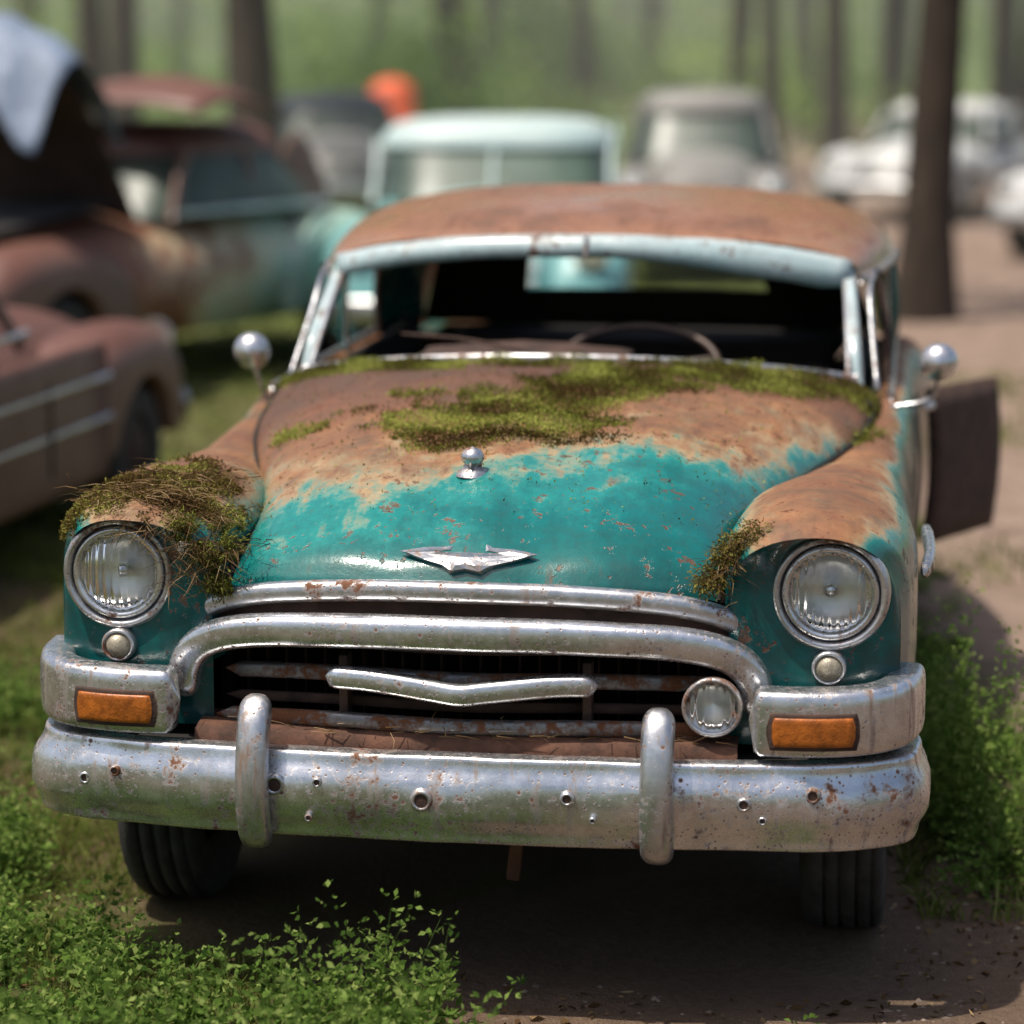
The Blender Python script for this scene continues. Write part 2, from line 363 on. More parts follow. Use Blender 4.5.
for z,y,w,r in((.725,.14,.56,.018),(.665,.14,.56,.012),(.632,.09,.57,.018),(.79,.15,.55,.010)):
    sweep('grille_bar',[(-w,y+.05,z-.005),(-w/2,y,z+.004),(0,y-.015,z),(w/2,y,z+.004),(w,y+.05,z-.005)],sup(r*.8,r,3,12),M_gbar if r>.013 else M_drust,car,30,.02,ref=(0,-1,0))
for i in range(25):
    x=-.54+i*.045
    rbox('radiator_slat',(x,.34,.72),(.006,.04,.26),M_drust,car,.002)
for x in(-.27,.27): rbox('grille_bracket',(x,.12,.70),(.02,.05,.16),M_drust,car,.003)
V=[];
for k,(dy,z) in enumerate([(0.0,.575),(.0,.612),(.03,.618),(.14,.622)]):
    for x in np.linspace(-.60,.60,40):
        V.append((x,.045+.05*x*x+dy,z+.003*mnoise.noise(Vector((x*9,k,0)))))
mk('valance',V,gridF(4,40),M_rust,car)
lathe('fog_lamp_shell',[(.001,.2),(.04,.17),(.058,.12),(.066,.08),(.066,.066),(.058,.06),(.055,.072)],'y',(.545,-.01,.70),M_chromeR,car,32)
lathe('fog_lamp_bowl',[(.055,.075),(.04,.10),(.001,.11)],'y',(.545,-.01,.70),M_refl,car,24)
lathe('fog_lamp_lens',[(.001,.05),(.03,.054),(.055,.066),(.055,.07),(.03,.058),(.001,.054)],'y',(.545,-.01,.70),M_glass,car,32)
def emb():
    z0=1.0
    pts=[(-.155,.004),(-.10,.012),(-.05,.014),(-.028,.03),(-.012,.046),(.012,.046),(.028,.03),(.05,.014),(.10,.012),(.155,.004),(.11,-.010),(.06,-.022),(.035,-.036),(0,-.030),(-.035,-.036),(-.06,-.022),(-.11,-.010)]
    V=[];n=len(pts)
    def y_at(x,z): return np.interp(z,[.925,.955,1.005,1.065],[.10,.115,.16,.27])+.28*x*x
    for x,z in pts: V.append((x,y_at(x,z0+z)-.003,z0+z))
    for x,z in pts: V.append((x*.88,y_at(x,z0+z)-.014,z0+z*.75))
    for x,z in pts: V.append((x*.62,y_at(x,z0+z)-.011,z0+z*.40))
    V.append((0,y_at(0,z0)-.026,z0))
    F=[(r*n+i,r*n+(i+1)%n,(r+1)*n+(i+1)%n,(r+1)*n+i) for r in(0,1) for i in range(n)]+[(2*n+i,2*n+(i+1)%n,3*n) for i in range(n)]
    mk('hood_emblem',V,F,M_chromeR,car,False)
emb()
lathe('hood_ornament_base',[(.040,0),(.034,.012),(.022,.018),(.02,.03)],'z',(-.04,.47,1.125),M_chromeR,car,20)
lathe('hood_ornament',[(.001,-.024),(.016,-.02),(.026,-.006),(.027,.006),(.018,.018),(.001,.025)],'z',(-.04,.465,1.168),M_chrome,car,24)
sweep('ornament_fin',[(-.04,.43,1.15),(-.04,.50,1.163),(-.04,.60,1.158)],sup(.006,.012,2,8),M_chrome,car,10,.2,ref=(1,0,0))
for sg in(-1,1):
    sweep('hood_seam',[tuple(np.array(hood_pt(r,sg*.999))+np.array([sg*.004,-.004,.004])) for r in cat(HOODT,14)[:]],sup(.005,.005,2,6),M_dark,car,40,0,ref=(0,0,1))
fr=sup(.012,.014,2.5,12)
sweep('windshield_base_trim',[Bp(s) for s in np.linspace(-1,1,21)],fr,M_chromeR,car,60,0,dent=.003)
for sg in(-1,1):
    a=np.array(Bp(sg));b=np.array(Tp(sg))
    sweep('a_pillar',[a+(0,.03,-.03),a*.75+b*.25+(0,.0,.01),a*.4+b*.6+(0,.0,.012),b+(0,0,0)],sup(.021,.024,3,14),M_visor,car,20,0,ref=(sg,-.3,0))
    sweep('a_pillar_trim',[a+(-sg*.02,-.022,0),a*.5+b*.5+(-sg*.015,-.026,.012),b+(-sg*.01,-.027,0)],sup(.008,.010,2,10),M_chromeR,car,16,0,ref=(sg,-.3,0))
V=[]
for k in range(6):
    t=k/5
    for s in S2:
        T=Tp(s); lo=-.018-.030*ss(.05,.7,s)*ss(1.05,.88,s); V.append((T[0]*(1+.015*t),T[1]-.045+.02*t*t-.012*math.sin(t*math.pi),T[2]+lo+(.062-lo-.012)*t+.004*mnoise.noise(Vector((T[0]*6,t*2,3)))))
mk('windshield_visor',V,gridF(6,41),M_visor,car,solid=.006)
rbox('visor_seam',(0,2.322,1.51),(.012,.02,.07),M_chromeR,car,.003,rot=(-.2,0,0))
RT=[(2.355,1.535,1.435,.79),(2.42,1.565,1.44,.81),(2.6,1.603,1.445,.845),(2.95,1.635,1.45,.88),(3.3,1.64,1.445,.885),(3.7,1.60,1.43,.86),(3.95,1.52,1.40,.80),(4.08,1.43,1.36,.73)]
def roofpt(r,s,off=0):
    yc,zc,ze,w=r; w-=off; x=w*s; z=ze+(zc-ze)*(1-abs(s)**3.2)**(1/1.9)-off
    z+=.005*mnoise.noise(Vector((x*3,yc*2.5,7)))
    return (x,yc+ (.19*x*x if yc<3 else .19*x*x*(1-(yc-3)/.6) if yc<4.2 else 0),z)
rr=cat(RT,44)
V=[]
for r in rr:
    L=[roofpt(r,s) for s in SS]; V.append((L[0][0]*1.01,L[0][1],L[0][2]-.022)); V+=L; V.append((L[-1][0]*1.01,L[-1][1],L[-1][2]-.022))
mk('roof',V,gridF(len(rr),len(SS)+2),M_roof,car)
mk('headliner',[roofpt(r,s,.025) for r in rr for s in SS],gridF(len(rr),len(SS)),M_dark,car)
for sg in(-1,1):
    E=[np.array(roofpt(r,sg*1.0)) for r in rr]
    sweep('drip_rail',[e+(sg*.012,0,-.024) for e in E],sup(.010,.012,2,8),M_chromeR,car,40,0,ref=(sg,0,0))
    for y0,y1,w in((2.52,2.60,.012),(3.12,3.10,.028),(3.68,3.62,.02)):
        xe=np.interp(y1,rr[:,0],rr[:,3]); ze=np.interp(y1,rr[:,0],rr[:,2])
        sweep('window_post',[(sg*.89,y0,1.08),(sg*((.89+xe)/2+.01),(y0+y1)/2,(1.08+ze)/2+.0),(sg*xe,y1+.03,ze-.02)],sup(.012,w,3,12),M_drust if w<.025 else M_body,car,10,0,ref=(sg,0,0))
    sweep('belt_trim',[(sg*.90,y,1.105+.004) for y in(2.1,2.5,3.0,3.4,3.75)],sup(.010,.010,2,8),M_chrome,car,20,0,ref=(0,0,1))
    sweep('door_window_frame',[(sg*.86,2.16,1.12),(sg*.835,2.36,1.30),(sg*.83,2.5,1.40),(sg*.86,2.8,1.42),(sg*.87,3.05,1.42),(sg*.88,3.08,1.25),(sg*.885,3.1,1.12)],sup(.008,.010,2,8),M_chrome,car,40,0,ref=(sg,0,0))
    V=[];N=8
    for k in range(7):
        t=k/6
        for i in range(N):
            q=i/(N-1); y=3.66+q*.50; yr=min(y,4.08)
            xe=np.interp(yr,rr[:,0],rr[:,3]); ze=np.interp(yr,rr[:,0],rr[:,2])
            top=np.array((sg*xe,yr+.0,ze-.01)); bot=np.array((sg*(.90-.07*q),y+.14*q,1.085-.02*q)); V.append(top*(1-t)+bot*t+np.array((sg*.02*math.sin(math.pi*t),0,0)))
    mk('rear_quarter',V,gridF(7,N),M_body,car,solid=.01)
V=[];J=9
for j in range(J):
    t=j/(J-1)
    for s in S2:
        r=np.array(roofpt(RT[-1],s*.999)); d=np.array((.83*s,4.33-.09*s*s,1.08)); V.append(r*(1-t)+d*t)
F=[f for idx,f in enumerate(gridF(J,41)) if not (1<=idx//40<=4 and abs((idx%40+.5)/20-1)<.55)]
mk('rear_window_panel',V,F,M_dark,car)
V=[]
for k,(y,z,w) in enumerate(cat([(4.33,1.085,.81),(4.6,1.04,.78),(4.9,.93,.70),(5.08,.75,.62),(5.12,.5,.6)],14)):
    V+=[(w*s,y-.09*s*s,z+.03*(1-s*s)) for s in S2]
mk('boot_lid',V,gridF(14,41),M_body,car)
sweep('rear_bumper',[(-.98,4.9,.48),(-.85,5.15,.48),(0,5.25,.48),(.85,5.15,.48),(.98,4.9,.48)],sup(.04,.09,3,16),M_chromeR,car,40,.02)
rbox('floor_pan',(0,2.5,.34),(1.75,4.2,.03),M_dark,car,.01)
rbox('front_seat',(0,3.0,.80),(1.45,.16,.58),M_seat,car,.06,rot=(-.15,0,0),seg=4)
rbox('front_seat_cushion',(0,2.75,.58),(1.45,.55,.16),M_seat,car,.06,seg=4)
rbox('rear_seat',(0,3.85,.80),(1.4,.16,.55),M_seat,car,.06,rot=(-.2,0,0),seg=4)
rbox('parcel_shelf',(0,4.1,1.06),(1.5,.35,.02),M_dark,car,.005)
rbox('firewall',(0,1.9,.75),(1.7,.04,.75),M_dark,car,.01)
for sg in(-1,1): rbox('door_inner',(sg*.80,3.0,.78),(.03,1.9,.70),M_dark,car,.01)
th=np.linspace(0,2*math.pi,40)
cw=np.array((.16,2.30,1.165)); tilt=math.radians(55)
W=[cw+np.array((.235*math.cos(a),.225*math.sin(a)*math.cos(tilt)*1.0,.225*math.sin(a)*math.sin(tilt)*.55)) for a in th]
M_wheel=simple('steering_bakelite',(.055,.032,.024),.5,0,.4,14,.2)
sweep('steering_wheel_rim',W,sup(.012,.012,2,10),M_wheel,car,0,0,ref=(.01,-.7,.7))
for a in(.2,math.pi-.2,-math.pi/2):
    e=cw+np.array((.225*math.cos(a),.225*math.sin(a)*math.cos(tilt),.225*math.sin(a)*math.sin(tilt)*.55))
    sweep('steering_spoke',[cw,(cw+e)/2,e],sup(.01,.007,2,8),M_wheel,car,8,0,ref=(.01,-.7,.7))
sweep('steering_column',[cw,cw+(0,-.2,-.2),cw+(0,-.4,-.45)],sup(.02,.02,2,10),M_drust,car,8,0,ref=(1,0,0))
V=[]
for i in range(16):
    for j in range(6):
        u,v=i/15*2-1,j/5
        V.append((-.15+.30*u,1.97+.02*u*u+.26*v,1.205+.035*(1-u*u)*math.sin(v*2.6)+.01*mnoise.noise(Vector((u*3,v*3,4)))))
mk('instrument_hood',V,gridF(16,6),M_drust,car,solid=.01)
sweep('wiper_arm',[(-.1,1.93,1.24),(-.3,1.97,1.27),(-.5,2.04,1.275)],sup(.004,.005,2,6),M_drust,car,8,0,ref=(0,-1,0))
sweep('front_axle',[(-.75,.8,.3),(0,.8,.27),(.75,.8,.3)],sup(.04,.04,2,10),M_drust,car,10,0)
for x in(-.42,.42): rbox('frame_rail',(x,2.55,.36),(.1,4.3,.12),M_drust,car,.01)
rbox('hanging_bracket',(.10,.2,.33),(.03,.02,.16),M_rust,car,.004,rot=(0,.1,0))
rbox('radiator_support',(0,.5,.5),(1.2,.05,.3),M_dark,car,.01)
rbox('stone_guard',(0,.15,.568),(1.5,.26,.012),M_dark,car,.004)
for sg in(-1,1): rbox('inner_wing',(sg*.6,1.0,.62),(.03,1.3,.55),M_dark,car,.01)
for x in(-.6,.6): rbox('bumper_iron',(x,.2,.48),(.05,.4,.06),M_drust,car,.01)
# ---------------------------------------------------------------- foliage generators
def unit(a): return a/np.maximum(1e-9,np.linalg.norm(a,axis=1,keepdims=True))
def leaves(P,D,L,Wd):
    n=len(P); D=unit(D); R=unit(rng.normal(size=(n,3))); S=unit(np.cross(D,R)); Nn=np.cross(D,S)
    L=np.broadcast_to(L,(n,))[:,None]; Wd=np.broadcast_to(Wd,(n,))[:,None]
    V=np.stack([P,P+D*L*.5+S*Wd*.5+Nn*L*.06,P+D*L-Nn*L*.08,P+D*L*.5-S*Wd*.5+Nn*L*.06],1).reshape(-1,3)
    Q=np.arange(4*n).reshape(n,4); return V,Q
def blades(P,D,L,w,droop):
    n=len(P); D=unit(D); S=unit(np.cross(D,unit(rng.normal(size=(n,3))))); L=L[:,None]; 
    side=D.copy(); side[:,2]=0; side+=rng.normal(size=(n,3))*.4; side[:,2]=-.35
    M=P+D*L*.55; T=P+D*L*.92+side*L*droop
    w=np.broadcast_to(w,(n,))[:,None]
    V=np.stack([P-S*w/2,P+S*w/2,M+S*w*.4,M-S*w*.4,T+S*w*.06,T-S*w*.06],1).reshape(-1,3)
    b=np.arange(n)*6
    Q=np.concatenate([np.stack([b,b+1,b+2,b+3],1),np.stack([b+3,b+2,b+4,b+5],1)]); return V,Q
def surf_pts(objs,n,mask):
    out=[];nor=[]
    for o in objs:
        me=o.data; 
        c=[(p.center.copy(),p.normal.copy(),p.area,[me.vertices[i].co.copy() for i in p.vertices]) for p in me.polygons]
        wts=np.array([x[2]*max(0,mask(x[0],x[1])) for x in c]); 
        if wts.sum()<=0: continue
        idx=rng.choice(len(c),n,p=wts/wts.sum())
        for i in idx:
            _,nn,_,q=c[i]; u,v=rng.random(2); p=(q[0]*(1-u)+q[1]*u)*(1-v)+(q[3]*(1-u)+q[2]*u)*v
            out.append(p[:]); nor.append(nn[:] if nn[2]>0 else (-nn)[:])
    return np.array(out),np.array(nor)
M_moss=leafmat('moss',(.06,.038,.014),(.145,.16,.03),(.32,.34,.08),.25)
M_dmoss=leafmat('drying_moss',(.07,.036,.016),(.16,.13,.034),(.29,.29,.07),.2)
M_grass=leafmat('grass_blades',(.05,.06,.018),(.14,.18,.036),(.34,.35,.12),.45)
M_weed=leafmat('weed_leaves',(.04,.085,.018),(.14,.23,.045),(.32,.40,.12),.5)
M_twig=leafmat('dry_straw',(.05,.028,.014),(.14,.085,.04),(.28,.20,.11),.1)
M_leaf=leafmat('tree_leaves',(.03,.07,.012),(.12,.20,.03),(.28,.38,.08),.5)
M_fleaf=leafmat('haze_pale_foliage',(.03,.075,.012),(.18,.31,.05),(.46,.58,.17),.5)  # leaf colours lightened to paint distance haze into the shrubs
def nz(p,s,o=0): return mnoise.noise(Vector((p[0]*s+o,p[1]*s-o,p[2]*s)))
def hoodmask(c,n):
    y=c[1]-.28*c[0]**2; x=c[0]
    f=nz(c,3.2,4.1)+.6*nz(c,10,2)+.35*nz(c,24,5)
    band=-.5
    if y>.66: band=max(band,1-abs((x+.10)/.54)**2-abs((y-1.02)/.40)**2)
    band=max(band,1-abs((x-.22)/.45)**2-abs((y-1.42)/.24)**2)
    band=max(band,1.05-abs((x-.48)/.38)**2-abs((y-1.64)/.24)**2)
    if y>1.62: band=max(band,1.0-abs((x+.52)/.30)**2)
    if y>1.73: band=max(band,.50)
    k=band+f*.75
    d=min(1,max(0,(k-.22)/.36))
    return d*d+(.009 if y>.3 else 0)
P,Nr=surf_pts([hood],54000,hoodmask)
fz=np.array([max(0,nz(p,11,1)+.5) for p in P])
P2=P+Nr*(rng.random((len(P),1))*.024*fz[:,None])
V,Q=leaves(P2,Nr*.6+rng.normal(size=P.shape)*.7,rng.uniform(.004,.011,len(P)),rng.uniform(.003,.006,len(P)))
att=np.repeat(np.clip(.50+1.1*np.array([nz(p,6,9) for p in P])+rng.normal(size=len(P))*.22,0,1),4)
mk_np('hood_moss',V,Q,M_moss,car,att)
def lfm(c,n):
    if abs(n[2])<.25 or c[2]<.95 or not(.05<c[1]<.66): return 0
    k=nz(c,5,3)*1.0+.8*nz(c,14,1)+.5*nz(c,30,4)+.80-abs(c[1]-.24)*1.5-abs(abs(c[0])-.70)*1.2
    d=min(1,max(0,(k-.3)/.5)); return d*d
P,Nr=surf_pts([fends[0]],17000,lfm)
fz=np.array([max(.08,nz(p,13,1)+.45) for p in P])
V,Q=leaves(P+Nr*rng.random((len(P),1))*.020*fz[:,None],Nr*.4+rng.normal(size=P.shape)*.7,rng.uniform(.004,.012,len(P)),rng.uniform(.003,.006,len(P)))
mk_np('fender_moss',V,Q,M_dmoss,car,np.repeat(np.clip(.45+1.0*np.array([nz(p,6,5) for p in P])+.8*(P[:,0]+.72)+rng.normal(size=len(P))*.2,0,1),4))
def clump(name,C,n,rad,mat=M_moss,f=5):
    C=np.array(C); idx=rng.integers(0,len(C),n); q=rng.normal(size=(n,3))*.5*np.array(rad); P=C[idx]+q
    keep=np.array([nz(p,16,3)+.5*nz(p,40,1)>-.10 for p in P]); P=P[keep]; q=q[keep]; n=len(P)
    V,Q=leaves(P,q/np.array(rad)+rng.normal(size=(n,3))*.7+np.array([0,-.2,-.5]),rng.uniform(.005,.017,n),rng.uniform(.002,.005,n))
    mk_np(name,V,Q,mat,car,np.repeat(np.clip(.5+f*q[:,2]+rng.normal(size=n)*.22,0,1),4))
clump('hanging_moss_left',[(-.56,.105,1.0),(-.575,.10,.965),(-.60,.11,1.03),(-.63,.10,1.055),(-.55,.11,.935),(-.54,.12,1.01)],6200,(.034,.022,.032))
clump('hanging_moss_right',[(.575,.13,1.03),(.60,.14,1.05),(.55,.125,.995),(.53,.12,.965),(.63,.13,1.06)],3800,(.030,.02,.028),M_dmoss)
clump('cowl_moss',[(.83,1.6,1.075),(.80,1.55,1.07),(.86,1.64,1.07)],1800,(.05,.06,.018))
def straw(name,C,n,spread,L,dirb=(0,-.5,.1),mat=M_twig,w=.0022,droop=.5):
    C=np.array(C); idx=rng.integers(0,len(C),n); P=C[idx]+rng.normal(size=(n,3))*np.array(spread)
    D=np.array(dirb)+rng.normal(size=(n,3))*np.array((.6,.45,.14))
    V,Q=blades(P,D,rng.uniform(L*.4,L,n),w,droop); return mk_np(name,V,Q,mat,car,np.repeat(rng.random(n),6))
straw('dry_straw_left',[(-.80,.2,1.112),(-.72,.2,1.124),(-.64,.2,1.106),(-.60,.2,1.07),(-.58,.16,1.01),(-.75,.35,1.132),(-.65,.4,1.125)],900,(.05,.06,.005),.065,(.15,-.2,.0),droop=.4)
straw('twig_curl_left',[(-.58,.09,1.0),(-.60,.09,.96),(-.57,.09,1.03),(-.66,.08,1.06),(-.72,.08,1.07)],230,(.035,.012,.03),.065,(0,-.2,-.4),M_twig,.0022,.6)
straw('straw_right',[(.60,.13,1.06),(.58,.13,1.02),(.55,.12,.98)],160,(.025,.015,.02),.05,(-.1,-.25,-.2),M_twig,.0022,.6)
straw('grille_straw',[(-.3,.06,.63),(0,.05,.63),(.3,.06,.63)],120,(.2,.03,.004),.07,(1,0,.02),M_twig,.002,.2)
# ================================================================ GROUND
def axis(lo,hi):
    a=[0.0]; 
    while a[-1]<hi: a.append(a[-1]+max(.08,abs(a[-1])*.06) )
    b=[0.0]
    while b[-1]>lo: b.append(b[-1]-max(.08,abs(b[-1])*.06))
    return np.array(b[::-1][:-1]+a)
gx=axis(-400,400); gy=axis(-400,400)+6
def gh(x,y):
    return .02*mnoise.noise(Vector((x*1.1,y*1.1,0)))+.012*mnoise.noise(Vector((x*4,y*4,5)))-.005
V=[(x,y,gh(x,y)) for x in gx for y in gy]
s=NT('forest_ground')
O=s.xyz(s.tc.outputs['Object']); n1=s.noise(.55,5,.65); n2=s.noise(4,5,.7); n3=s.noise(40,4,.7); n4=s.noise(220,2,.7)
def mapr(v,a,b,c,d):
    n=s.n('ShaderNodeMapRange'); s.set(n.inputs[0],v); 
    for i,q in enumerate((a,b,c,d)): n.inputs[i+1].default_value=q
    return n.outputs[0]
edge=s.ma('ADD',mapr(O[1],6.3,7.6,-.45,1.40),mapr(O[1],9,34,0,1.6))
wob=s.ma('MULTIPLY',s.ma('SUBTRACT',s.ma('ADD',n1,s.ma('MULTIPLY',n2,.6)),.8),1.2)
dm=s.ma('ADD',s.ma('SUBTRACT',O[0],edge),wob); dm=s.ramp(dm,[(0.0,0.0),(.28,1.0)])
lim=s.ramp(mapr(O[0],5,16,0,1),[(.3,1.0),(.7,0.0)]); dm=s.ma('MULTIPLY',dm,lim)
near=mapr(O[1],6.2,8.5,0,1)
dirt=s.mix(near,s.mix(n3,(.085,.056,.038),(.28,.19,.13)),s.mix(n3,(.28,.19,.145),(.54,.40,.32)))
dirt=s.mix(s.ma('MULTIPLY',s.ramp(n2,[(.4,0.0),(.6,1.0)]),.5),dirt,(.15,.10,.070))
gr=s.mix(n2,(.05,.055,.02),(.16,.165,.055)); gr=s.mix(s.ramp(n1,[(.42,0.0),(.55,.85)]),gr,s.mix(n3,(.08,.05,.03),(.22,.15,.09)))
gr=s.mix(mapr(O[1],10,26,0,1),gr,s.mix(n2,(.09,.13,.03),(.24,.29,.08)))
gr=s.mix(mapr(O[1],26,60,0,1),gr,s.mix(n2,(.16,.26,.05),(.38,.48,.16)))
s.p(Base_Color=s.mix(dm,gr,dirt),Roughness=.95); s.b.inputs['Specular IOR Level'].default_value=.15
s.bump(s.ma('ADD',s.ma('MULTIPLY',n3,1.0),s.ma('MULTIPLY',n4,.5)),.9,.03)
mk('ground',V,gridF(len(gx),len(gy),False,True),s.m)
def edge_x(x,y):
    return float(np.interp(y,[6.3,7.6],[-.45,1.40])+np.interp(y,[9,34],[0,1.6]))
def gmask(x,y):
    w=(mnoise.noise(Vector((x*.9,y*.9,1)))+.5*mnoise.noise(Vector((x*3.3,y*3.3,4))))
    if x>edge_x(x,y)-.05+w*.35: return 0
    p=mnoise.noise(Vector((x*1.3,y*1.3,33)))+.6*mnoise.noise(Vector((x*4,y*4,31)))
    return 1 if p>-.1 else .25
def in_car(x,y):
    c,s_=math.cos(math.radians(YAW)),math.sin(math.radians(YAW)); dx,dy=x+.113,y-5.655
    lx,ly=c*dx-s_*dy,s_*dx+c*dy
    return abs(lx)<.9 and .25<ly<5.1
def scat(n,x0,x1,y0,y1,f):
    out=[]
    while len(out)<n:
        x,y=rng.uniform(x0,x1),rng.uniform(y0,y1)
        if rng.random()<f(x,y) and not in_car(x,y): out.append((x,y,gh(x,y)-.01))
    return np.array(out)
def grass(name,n,x0,x1,y0,y1,hmin,hmax,w,f=gmask):
    P=scat(n,x0,x1,y0,y1,f); k=np.array([.65+.7*max(-.6,mnoise.noise(Vector((p[0]*1.7,p[1]*1.7,8)))) for p in P])
    D=rng.normal(size=(n,3))*.38; D[:,2]=1
    V,Q=blades(P,D,rng.uniform(hmin,hmax,n)*k,w,.45)
    att=np.repeat(np.clip(.40+.5*k-.3+rng.normal(size=n)*.25,0,1),6)
    return V,Q,att
def vf(x,y): return 1 if (x<1.42+.40*mnoise.noise(Vector((x*2,y*2,3))) and x>1.0 and mnoise.noise(Vector((x*3,y*3,13)))>-.2) else 0
parts=[grass('g',24000,-2.4,1.2,4.6,7.2,.03,.13,.004),
       grass('g',16000,-3.2,-.9,7,12,.05,.17,.006),
       grass('g',5200,1.0,2.1,6.3,11.5,.04,.15,.006,vf),
       grass('g',12000,-6,2.0,11,24,.06,.20,.014),
       grass('g',3400,1.7,5.0,9.4,17,.06,.18,.01,lambda x,y:1 if mnoise.noise(Vector((x*1.2,y*.8,2)))>.12 else .01)]
VV=[];QQ=[];AA=[];o=0
for V,Q,a in parts: VV.append(V);QQ.append(Q+o);AA.append(a);o+=len(V)
mk_np('grass',np.concatenate(VV),np.concatenate(QQ),M_grass,None,np.concatenate(AA))
def weeds(name,pts,hs,mat=M_weed,ls=.022,spread=.35):
    LP=[];LD=[];LL=[];BP=[];BD=[];BL=[]
    for (x,y,z),h in zip(pts,hs):
        for st in range(rng.integers(2,5)):
            d=np.array([rng.normal()*spread,rng.normal()*spread,1.0]); d/=np.linalg.norm(d); hh=h*rng.uniform(.6,1)
            BP.append((x,y,z));BD.append(d);BL.append(hh)
            nn=int(6+hh*32); az=rng.uniform(0,6.28)
            for i in range(nn):
                t=.2+.8*i/nn; p=np.array((x,y,z))+d*hh*t*.98; az+=2.2
                sd=np.array([math.cos(az),math.sin(az),.35])
                m=rng.integers(2,5)
                for q in range(m):
                    u=(q+1)/m*ls*1.6*(1.25-t*.6)
                    LP.append(p+sd*u*.8); LD.append(sd+rng.normal(size=3)*.6); LL.append(ls*rng.uniform(.6,1.25)*(1.2-t*.5))
    LL=np.array(LL); V,Q=leaves(np.array(LP),np.array(LD),LL,LL*.6); n=len(LP)
    a=np.repeat(np.clip(rng.normal(.55,.27,n),0,1),4)
    V2,Q2=blades(np.array(BP),np.array(BD),np.array(BL),.003,.0); a2=np.full(len(V2),.3)
    return mk_np(name,np.concatenate([V,V2]),np.concatenate([Q,Q2+len(V)]),mat,None,np.concatenate([a,a2]))
def wf(x,y): return 1 if mnoise.noise(Vector((x*1.6,y*1.6,20)))>-.1 and gmask(x,y)>.5 else 0
p1=scat(200,-1.7,.12,4.75,5.6,lambda x,y:1 if (x<.02-(y-4.75)*.15 and mnoise.noise(Vector((x*2.5,y*2.5,50)))>-.15) else 0); h1=rng.uniform(.08,.25,len(p1))
p2=scat(34,-1.0,-.12,5.15,5.6,lambda x,y:1); h2=rng.uniform(.24,.46,len(p2))*np.clip(1.05-np.abs(p2[:,0]+.35)*.5,.6,1)
p3=scat(180,-2.0,-1.2,5.4,8.6,wf); h3=rng.uniform(.10,.32,len(p3))
p4=scat(80,1.12,1.5,6.3,9.5,lambda x,y:1); h4=rng.uniform(.08,.24,len(p4))
p6=scat(50,-.85,.05,3.7,4.25,lambda x,y:1); h6=rng.uniform(.62,.86,len(p6))*np.clip(1.0-(p6[:,0]+.85)*.22,.6,1)
p7=scat(26,-1.3,-.85,5.6,6.2,lambda x,y:1); h7=rng.uniform(.10,.26,len(p7))
p8=scat(30,.0,.9,5.0,5.5,lambda x,y:1 if mnoise.noise(Vector((x*4,y*4,60)))>.05 else 0); h8=rng.uniform(.04,.10,len(p8))
p9=scat(45,1.5,3.2,7,13,lambda x,y:1 if mnoise.noise(Vector((x*2,y*1.3,70)))>.1 else 0); h9=rng.uniform(.05,.14,len(p9))
weeds('weeds',np.concatenate([p1,p2,p3,p4,p6,p7,p8,p9]),np.concatenate([h1,h2,h3,h4,h6,h7,h8,h9]),ls=.024)
p5=scat(22,1.12,1.26,6.6,7.3,lambda x,y:1); h5=rng.uniform(.35,.85,len(p5))
weeds('climbing_shrub',p5,h5,M_weed,.022,.12)
def pebbles(name,n,x0,x1,y0,y1,s0,s1,mat,f):
    base=np.array([(1,0,0),(-1,0,0),(0,1,0),(0,-1,0),(0,0,1),(0,0,-1)],float); FF=np.array([(0,2,4),(2,1,4),(1,3,4),(3,0,4),(2,0,5),(1,2,5),(3,1,5),(0,3,5)])
    VV=[];QQ=[]
    P=scat(n,x0,x1,y0,y1,f)
    for i,p in enumerate(P):
        s_=s0*(s1/s0)**(rng.random()**2.2); a=rng.uniform(0,6.28); R=np.array([[math.cos(a),-math.sin(a),0],[math.sin(a),math.cos(a),0],[0,0,1]])
        v=(base*(rng.uniform(.6,1.3,(6,1))))@R.T*np.array([s_,s_*.8,s_*.5]); VV.append(v+p+np.array([0,0,.008])); QQ.append(FF+6*i)
    return mk_np(name,np.concatenate(VV),np.concatenate(QQ),mat,None,None,True)
M_stone=simple('gravel_stone',(.20,.15,.115),.9,0,.5,30,.5)
pebbles('gravel',5500,-.6,3,5.3,9,.003,.018,M_stone,lambda x,y:1-gmask(x,y)*.9)
n=2200; P=scat(n,-1.6,2.2,5.2,8,lambda x,y:1); P[:,2]+=.014; D=rng.normal(size=(n,3)); D[:,2]*=.12
V,Q=leaves(P,D,rng.uniform(.012,.04,n),rng.uniform(.004,.02,n)); mk_np('leaf_litter',V,Q,M_twig,None,np.repeat(rng.random(n),4))
